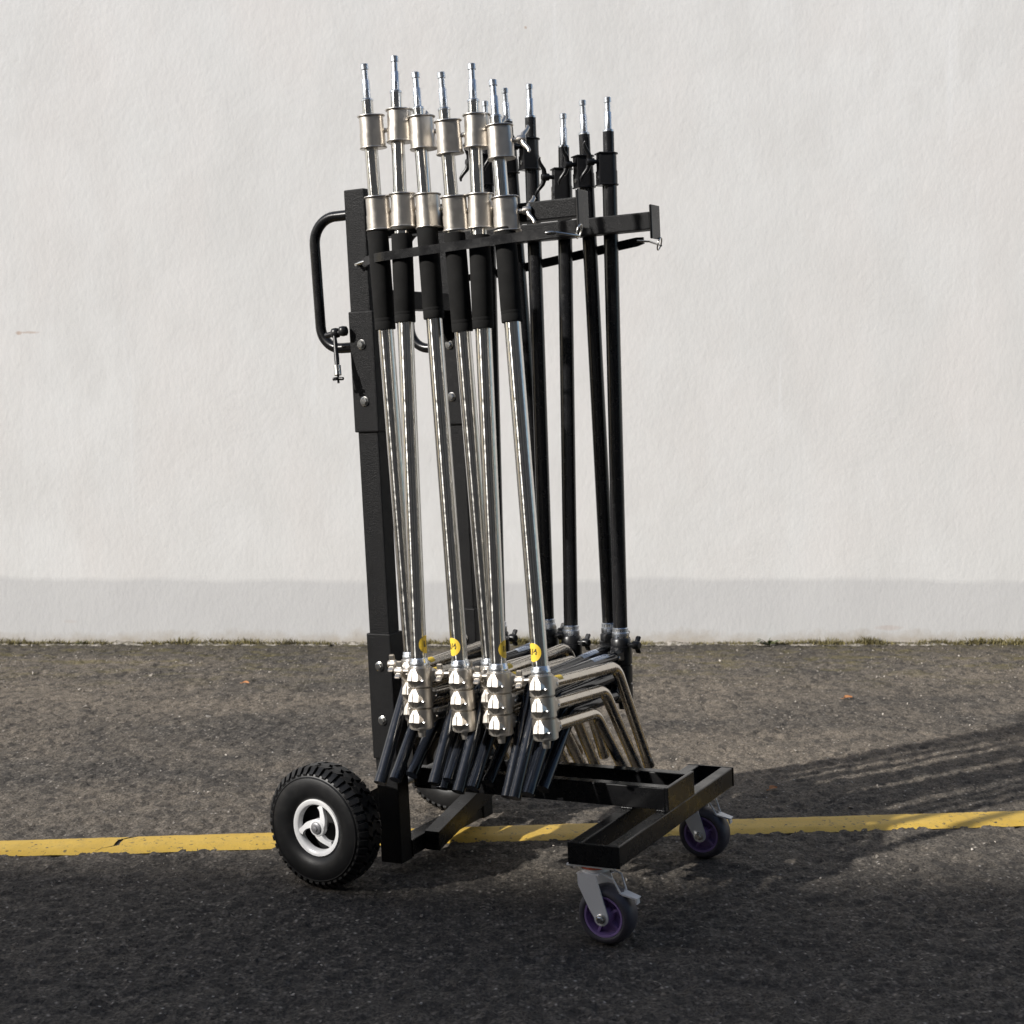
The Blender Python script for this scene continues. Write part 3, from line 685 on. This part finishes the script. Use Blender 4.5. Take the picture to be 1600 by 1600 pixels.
def wing_knob(parent, z, ang, r0, mat, rot=.2):
    R = Matrix.Rotation(ang, 4, 'Z') @ Matrix.Translation((r0, 0, z)) @ Matrix.Rotation(math.pi / 2, 4, 'Y')
    m = MB(); m.lathe([(.0050, -.006), (.0050, .009), (.0062, .0092), (.0095, .012), (.0095, .025), (.007, .028), (0, .028)], 18, R)
    for q in range(3):
        W = R @ Matrix.Rotation(rot + q * 2.0944, 4, 'Z'); b = bmesh.new()
        bmesh.ops.create_cube(b, size=1, matrix=Matrix.Translation((.0135, 0, .018)) @ Matrix.Diagonal((.0165, .0058, .0125, 1)))
        bmesh.ops.bevel(b, geom=list(b.edges), offset=.0018, segments=2, affect='EDGES'); m.bm(b, W)
    return m.obj('wing_knob', mat, parent, 40)

def disc_patch(r, ang, z, rad_, lift=.0004):
    m = MB(); rings = 5; n = 28; vs = [Vector(((r + lift) * math.cos(ang), (r + lift) * math.sin(ang), z))]; fs = []
    for i in range(1, rings + 1):
        for j in range(n):
            a = 2 * math.pi * j / n; s = rad_ * i / rings * math.cos(a); t = rad_ * i / rings * math.sin(a)
            an = ang + s / r; vs.append(Vector(((r + lift) * math.cos(an), (r + lift) * math.sin(an), z + t)))
    for j in range(n): fs.append((0, 1 + j, 1 + (j + 1) % n))
    for i in range(rings - 1):
        for j in range(n): a = 1 + i * n; k = (j + 1) % n; fs.append((a + j, a + n + j, a + n + k, a + k))
    return m.add(vs, fs)
_txt = {}
def text_mesh(body, size):
    cu = bpy.data.curves.new('txt', 'FONT'); cu.body = body; cu.size = size; cu.align_x = 'CENTER'; cu.align_y = 'CENTER'; cu.resolution_u = 3; cu.offset = .0005
    o = bpy.data.objects.new('txt', cu); COL.objects.link(o); dg = bpy.context.evaluated_depsgraph_get(); me = bpy.data.meshes.new_from_object(o.evaluated_get(dg))
    vs = [v.co.copy() for v in me.vertices]; fs = [tuple(p.vertices) for p in me.polygons]; bpy.data.objects.remove(o); bpy.data.curves.remove(cu); bpy.data.meshes.remove(me); return vs, fs

# stand local frame: z up the column with 0 at the chrome ring, x along the folded legs
def base_casting(zc, mat, parent, r=.0250, hh=.0208, ears=True):
    m = MB().lathe([(r * .86, zc - hh), (r, zc - hh + .0016), (r, zc + hh - .0016), (r * .86, zc + hh)], 36)
    m.lathe([(r * .88, zc - hh - .001), (r * .88, zc + hh + .001)], 28)
    # leg socket
    m.hull([(x, y, z) for x, wd, hg in ((.008, .017, .017), (.030, .0155, .0165), (.046, .0125, .0125)) for y in (-wd, -wd * .55, wd * .55, wd) for z in (zc - hg * (.55 if abs(y) == wd else 1), zc + hg * (.55 if abs(y) == wd else 1))])
    # split clamp with faceted ears
    for sg in (-1, 1):
        y0 = sg * .0007
        e_ = MB().hull([(-.019, y0, zc + .0195), (-.0250, y0, zc + .0195), (-.0246, sg * .0045, zc + .0190), (-.0285, y0, zc + .0095), (-.0268, sg * .0115, zc + .0075),
                (-.0322, y0, zc - .0055), (-.0302, sg * .0125, zc - .0062), (-.0245, y0, zc - .0198), (-.0240, sg * .0045, zc - .0192), (-.014, sg * .0190, zc - .002), (-.010, sg * .015, zc)])
        b = bmesh.new(); vv = [b.verts.new(p) for p in e_.v]
        for f in e_.f: b.faces.new([vv[q] for q in f])
        bmesh.ops.dissolve_limit(b, angle_limit=.02, verts=list(b.verts), edges=list(b.edges))
        bmesh.ops.bevel(b, geom=list(b.edges), offset=.0006, segments=1, profile=.5, affect='EDGES', clamp_overlap=True); m.bm(b)
    o = m.obj('base_casting', mat, parent, 18)
    bt = MB().lathe([(.0034, -.001), (.0034, .0025), (.0022, .0036), (0, .0036)], 10, Matrix.Translation((-.0195, -.0175, zc - .006)) @ Matrix.Rotation(math.pi * .62, 4, 'X')); bt.obj('bolt', 'bolt', o, 30)
    bt = MB().lathe([(.0042, -.002), (.0042, .0022), (.003, .0036), (0, .0036)], 12, Matrix.Translation((.040, -.0118, zc - .002)) @ Matrix.Rotation(math.pi / 2, 4, 'X')); bt.obj('bolt', 'bolt', o, 30)
    bt = MB().lathe([(.0042, -.002), (.0042, .0022), (.003, .0036), (0, .0036)], 12, Matrix.Translation((.040, .0118, zc - .002)) @ Matrix.Rotation(-math.pi / 2, 4, 'X')); bt.obj('bolt', 'bolt', o, 30)
def leg(bend, tip, zc, r, mat, parent, tipmat=None):
    p = [Vector((.030, 0, zc))] + arc((.03, 0, zc), (bend, 0, zc), (tip[0], 0, tip[1]), .050, 12) + [Vector((tip[0], 0, tip[1]))]
    o = MB().tube(p, r, 20).obj('leg', mat, parent, 50)
    d = (p[-1] - p[-2]).normalized()
    MB().tube([p[-1] - d * .016, p[-1] + d * .003], r * 1.06, 20).obj('leg_tip', tipmat or mat, o, 50)
    return o
def spigot(z, parent):
    return MB().lathe([(.0128, z), (.0128, z + .0035), (.0118, z + .0048), (.0082, z + .0050), (.0082, z + .042), (.0076, z + .0435), (.0064, z + .0440), (.0064, z + .0610), (.0058, z + .0614), (.0058, z + .0640), (.0084, z + .0644), (.0084, z + .0745), (.0076, z + .0755), (0, z + .0755)], 28).obj('spigot', 'pin', parent, 24)

# in this frame the camera side is -x; +y points to the cart's rear for silver stands (x = +B, z up => y = -A)
def silver_stand(sticker_ang):
    s = empty('light_stand')
    ZC = (-.0265, -.0690, -.1115)
    for z in ZC: base_casting(z, 'nickel', s)
    MB().lathe([(.0, -.150), (.007, -.150), (.0085, -.140), (.0085, -.136), (.012, -.1355), (.012, -.131)], 20).obj('foot_plug', 'nickel', s, 40)
    for z, bd, tp in zip(ZC, (.350, .280, .230), ((.482, -.262), (.430, -.272), (.364, -.268))): leg(bd, tp, z, .0121, 'nickel_leg', s)
    MB().lathe([(.0185, -.006), (.0195, -.004), (.0195, .004), (.0180, .0062), (.0180, .0105), (.0168, .012)], 36).obj('ring', 'pin', s, 40)
    MB().lathe([(.0165, -.003), (.0165, .885)], 44).obj('main_tube', 'chrome', s, 40)
    MB().lathe([(.0170, .683), (.0208, .6835), (.0214, .686), (.0214, .699), (.0210, .700), (.0214, .701), (.0214, .706), (.0210, .707), (.0215, .708), (.0217, .80), (.0215, .878), (.0208, .881), (.017, .8815)], 40).obj('grip', 'foam', s, 40)
    ang = rad(-90) + rad(28)
    for (a, b, hz) in ((.886, .956, .925), (1.052, 1.120, 1.088)):
        c = collar(a, b, .0198, .0150, .0150, ang, 'collar', 'nickel', s)
        t_handle(c, hz, ang, .028, 'nickel', 1.1)
    MB().lathe([(.0140, .94), (.0140, 1.075)], 40).obj('middle_tube', 'chrome', s, 40)
    MB().lathe([(.0118, 1.11), (.0118, 1.150)], 36).obj('upper_tube', 'chrome', s, 40)
    spigot(1.148, s)
    wing_knob(s, -.0150, rad(100), .026, 'nickel', .9)
    st = disc_patch(.0165, sticker_ang, .040, .0185).obj('sticker', 'sticker', s, 60)
    vs, fs = text_mesh('1/4', .016); m = MB(); r = .0165
    m.add([Vector(((r + .0007) * math.cos(sticker_ang + v.x / r), (r + .0007) * math.sin(sticker_ang + v.x / r), .0405 + v.y)) for v in vs], fs); m.obj('sticker_text', 'ink', st, 0)
    # yellow sticker wrapped over the top leg next to its socket
    n = 10; vs = []; fs = []; r = .0125
    for i in range(n + 1):
        a = rad(20) + rad(140) * i / n
        for x_ in (.050 + .006 * abs(i / n - .5) * 2, .080 - .006 * abs(i / n - .5) * 2): vs.append((x_, r * math.cos(a), ZC[0] + r * math.sin(a)))
    for i in range(n): fs.append((2*i, 2*i+1, 2*i+3, 2*i+2))
    MB().add(vs, fs).obj('sticker', 'sticker', s, 60)
    return s
def black_stand():
    s = empty('light_stand')
    ZC = (-.0440, -.0870, -.1300)
    for z in ZC: base_casting(z, 'black_cast', s)
    MB().lathe([(.0205, -.0245), (.0225, -.023), (.0225, -.010), (.0195, -.006)], 36).obj('base_cap', 'black_cast', s, 40)
    MB().lathe([(.0, -.168), (.007, -.168), (.0085, -.158), (.0085, -.154), (.012, -.1535), (.012, -.149)], 20).obj('foot_plug', 'black_cast', s, 40)
    for z, bd, tp in zip(ZC, (.395, .330, .265), ((.526, -.250), (.467, -.256), (.402, -.260))): leg(bd, tp, z, .0126, 'black_leg', s)
    MB().lathe([(.0185, -.007), (.0195, -.005), (.0195, .006), (.0182, .0075), (.0182, .016), (.0168, .0175)], 36).obj('ring', 'pin', s, 40)
    MB().lathe([(.0162, -.003), (.0162, 1.012)], 44).obj('main_tube', 'black_tube', s, 40)
    ang = rad(-38)
    c = collar(1.000, 1.072, .0168, .0150, .0105, ang, 'collar', 'black_cast', s, True)
    t_handle(c, 1.052, ang, .025, 'black_cast', 1.25, 1.3)
    MB().lathe([(.0055, 0), (.0055, .003), (.003, .0032), (.003, .001), (0, .001)], 16, Matrix.Rotation(ang, 4, 'Z') @ Matrix.Translation((.0258, 0, 1.016)) @ Matrix.Rotation(math.pi / 2, 4, 'Y')).obj('screw', 'bolt', c, 30)
    MB().lathe([(.0125, 1.06), (.0125, 1.120)], 36).obj('upper_tube', 'black_tube', s, 40)
    spigot(1.118, s)
    wing_knob(s, -.0200, rad(78), .024, 'black_cast', .5)
    n = 8; vs = []; fs = []; r = .0130
    for i in range(n + 1):
        a = rad(35) + rad(100) * i / n
        for x_ in (.085, .165): vs.append((x_, r * math.cos(a), ZC[0] + r * math.sin(a)))
    for i in range(n): fs.append((2*i, 2*i+1, 2*i+3, 2*i+2))
    lb = MB().add(vs, fs).obj('label', 'label', s, 60)
    pr = MB(); r = .0133; R = random.Random(5)
    for row, a0 in enumerate((62, 80, 98)):
        x_ = .092
        while x_ < .155:
            l = R.uniform(.003, .009); q = [(x_ + dx, r * math.cos(rad(a0 + da)), ZC[0] + r * math.sin(rad(a0 + da))) for dx, da in ((0, 0), (l, 0), (l, 9), (0, 9))]
            pr.add(q, [(0, 1, 2, 3)]); x_ += l + .003
    pr.obj('label_print', 'label_print', lb, 0)
    return s

# where each stand stands, in cart coordinates: foot of the column and its top
def place(o, p0, p1, flip, L0, grip=(1.0, 0.0)):
    p0, p1 = Vector(p0), Vector(p1)
    z = (p1 - p0).normalized(); x = Vector((0, -1 if flip else 1, 0)); x = (x - z * x.dot(z)).normalized(); y = z.cross(x)
    o.matrix_world = CART @ frame(x, y, z, p0)
    ext = (p1 - p0).length - L0                       # how far the top section is drawn out
    R = random.Random(int(p0.x * 1e4))
    for c in o.children:
        n = c.name.split('.')[0]
        if n in ('spigot', 'upper_tube') or (flip and n == 'collar'): c.location.z += ext
        elif n == 'collar': c.location.z += ext * (.75 if c.bound_box[0][2] > 1.0 else .33) + (.010 if grip[1] > .02 else 0)
        if n == 'collar': c.rotation_euler.z += rad(R.uniform(-9, 9))
        elif n == 'grip': c.scale.z = grip[0]; c.location.z = .683 * (1 - grip[0]) + grip[1]; c.rotation_euler.z = R.uniform(0, 6)
        elif n == 'middle_tube': c.location.z += ext * .5
        elif flip and n == 'main_tube': c.scale.z = (1.012 + ext) / 1.012
LEFT_ST, RIGHT_ST = rad(158), rad(278)
SILVER = [((.125, -.030, .462), (.086, -.026, 1.687), 1, 'leftmost silver light stand, its base tucked behind the next one by the handle post'),
          ((.177, -.085, .459), (.143, .000, 1.699), 1, 'tallest silver light stand, second from the handle post'),
          ((.262, -.065, .455), (.191, .000, 1.660), 0, 'third silver light stand from the handle post, yellow sticker on its left'),
          ((.313, -.030, .456), (.266, -.026, 1.646), 1, 'fourth silver light stand from the handle post, base hidden behind the fifth'),
          ((.348, -.060, .451), (.322, .000, 1.659), 1, 'fifth silver light stand from the handle post, second from the right'),
          ((.456, -.085, .454), (.368, .000, 1.621), 0, 'rightmost silver light stand, its three bent legs showing towards the front casters')]
BLACK = [((.100, .400, .452), (.112, .437, 1.673), 'leftmost black light stand, its column hidden behind the silver ones'),
         ((.196, .460, .459), (.168, .430, 1.694), 'second black light stand from the left, just right of the silver tops'),
         ((.228, .400, .461), (.228, .437, 1.696), 'third black light stand from the left, tallest of the black ones'),
         ((.288, .400, .448), (.310, .437, 1.620), 'shortest black light stand, third from the right behind the arm end'),
         ((.372, .430, .452), (.362, .430, 1.642), 'leaning black light stand, second from the right'),
         ((.412, .400, .446), (.420, .437, 1.642), 'rightmost black light stand, farthest from the handle post')]
protos = [silver_stand(LEFT_ST), silver_stand(RIGHT_ST)]; used = [False, False]
GRIPS = ((1.02, 0.0), (.91, .016), (.94, .024), (1.0, -.009), (.94, .0), (.95, .008))
for (p0, p1, kind, label), gp in zip(SILVER, GRIPS):
    o = copy_tree(protos[kind]) if used[kind] else protos[kind]
    if not used[kind]: o_keep = protos[kind]; protos[kind] = copy_tree(o_keep); o = o_keep; used[kind] = True
    place(o, p0, p1, False, 1.2235, gp); tag(o, label, 'light stand', 'silver light stands on the cart')
bp = black_stand(); 
for p0, p1, label in BLACK:
    o = copy_tree(bp); place(o, p0, p1, True, 1.1935); tag(o, label, 'light stand', 'black light stands on the cart')
def drop(o):
    for c in list(o.children): drop(c)
    bpy.data.objects.remove(o)
for o in (bp, *protos): drop(o)
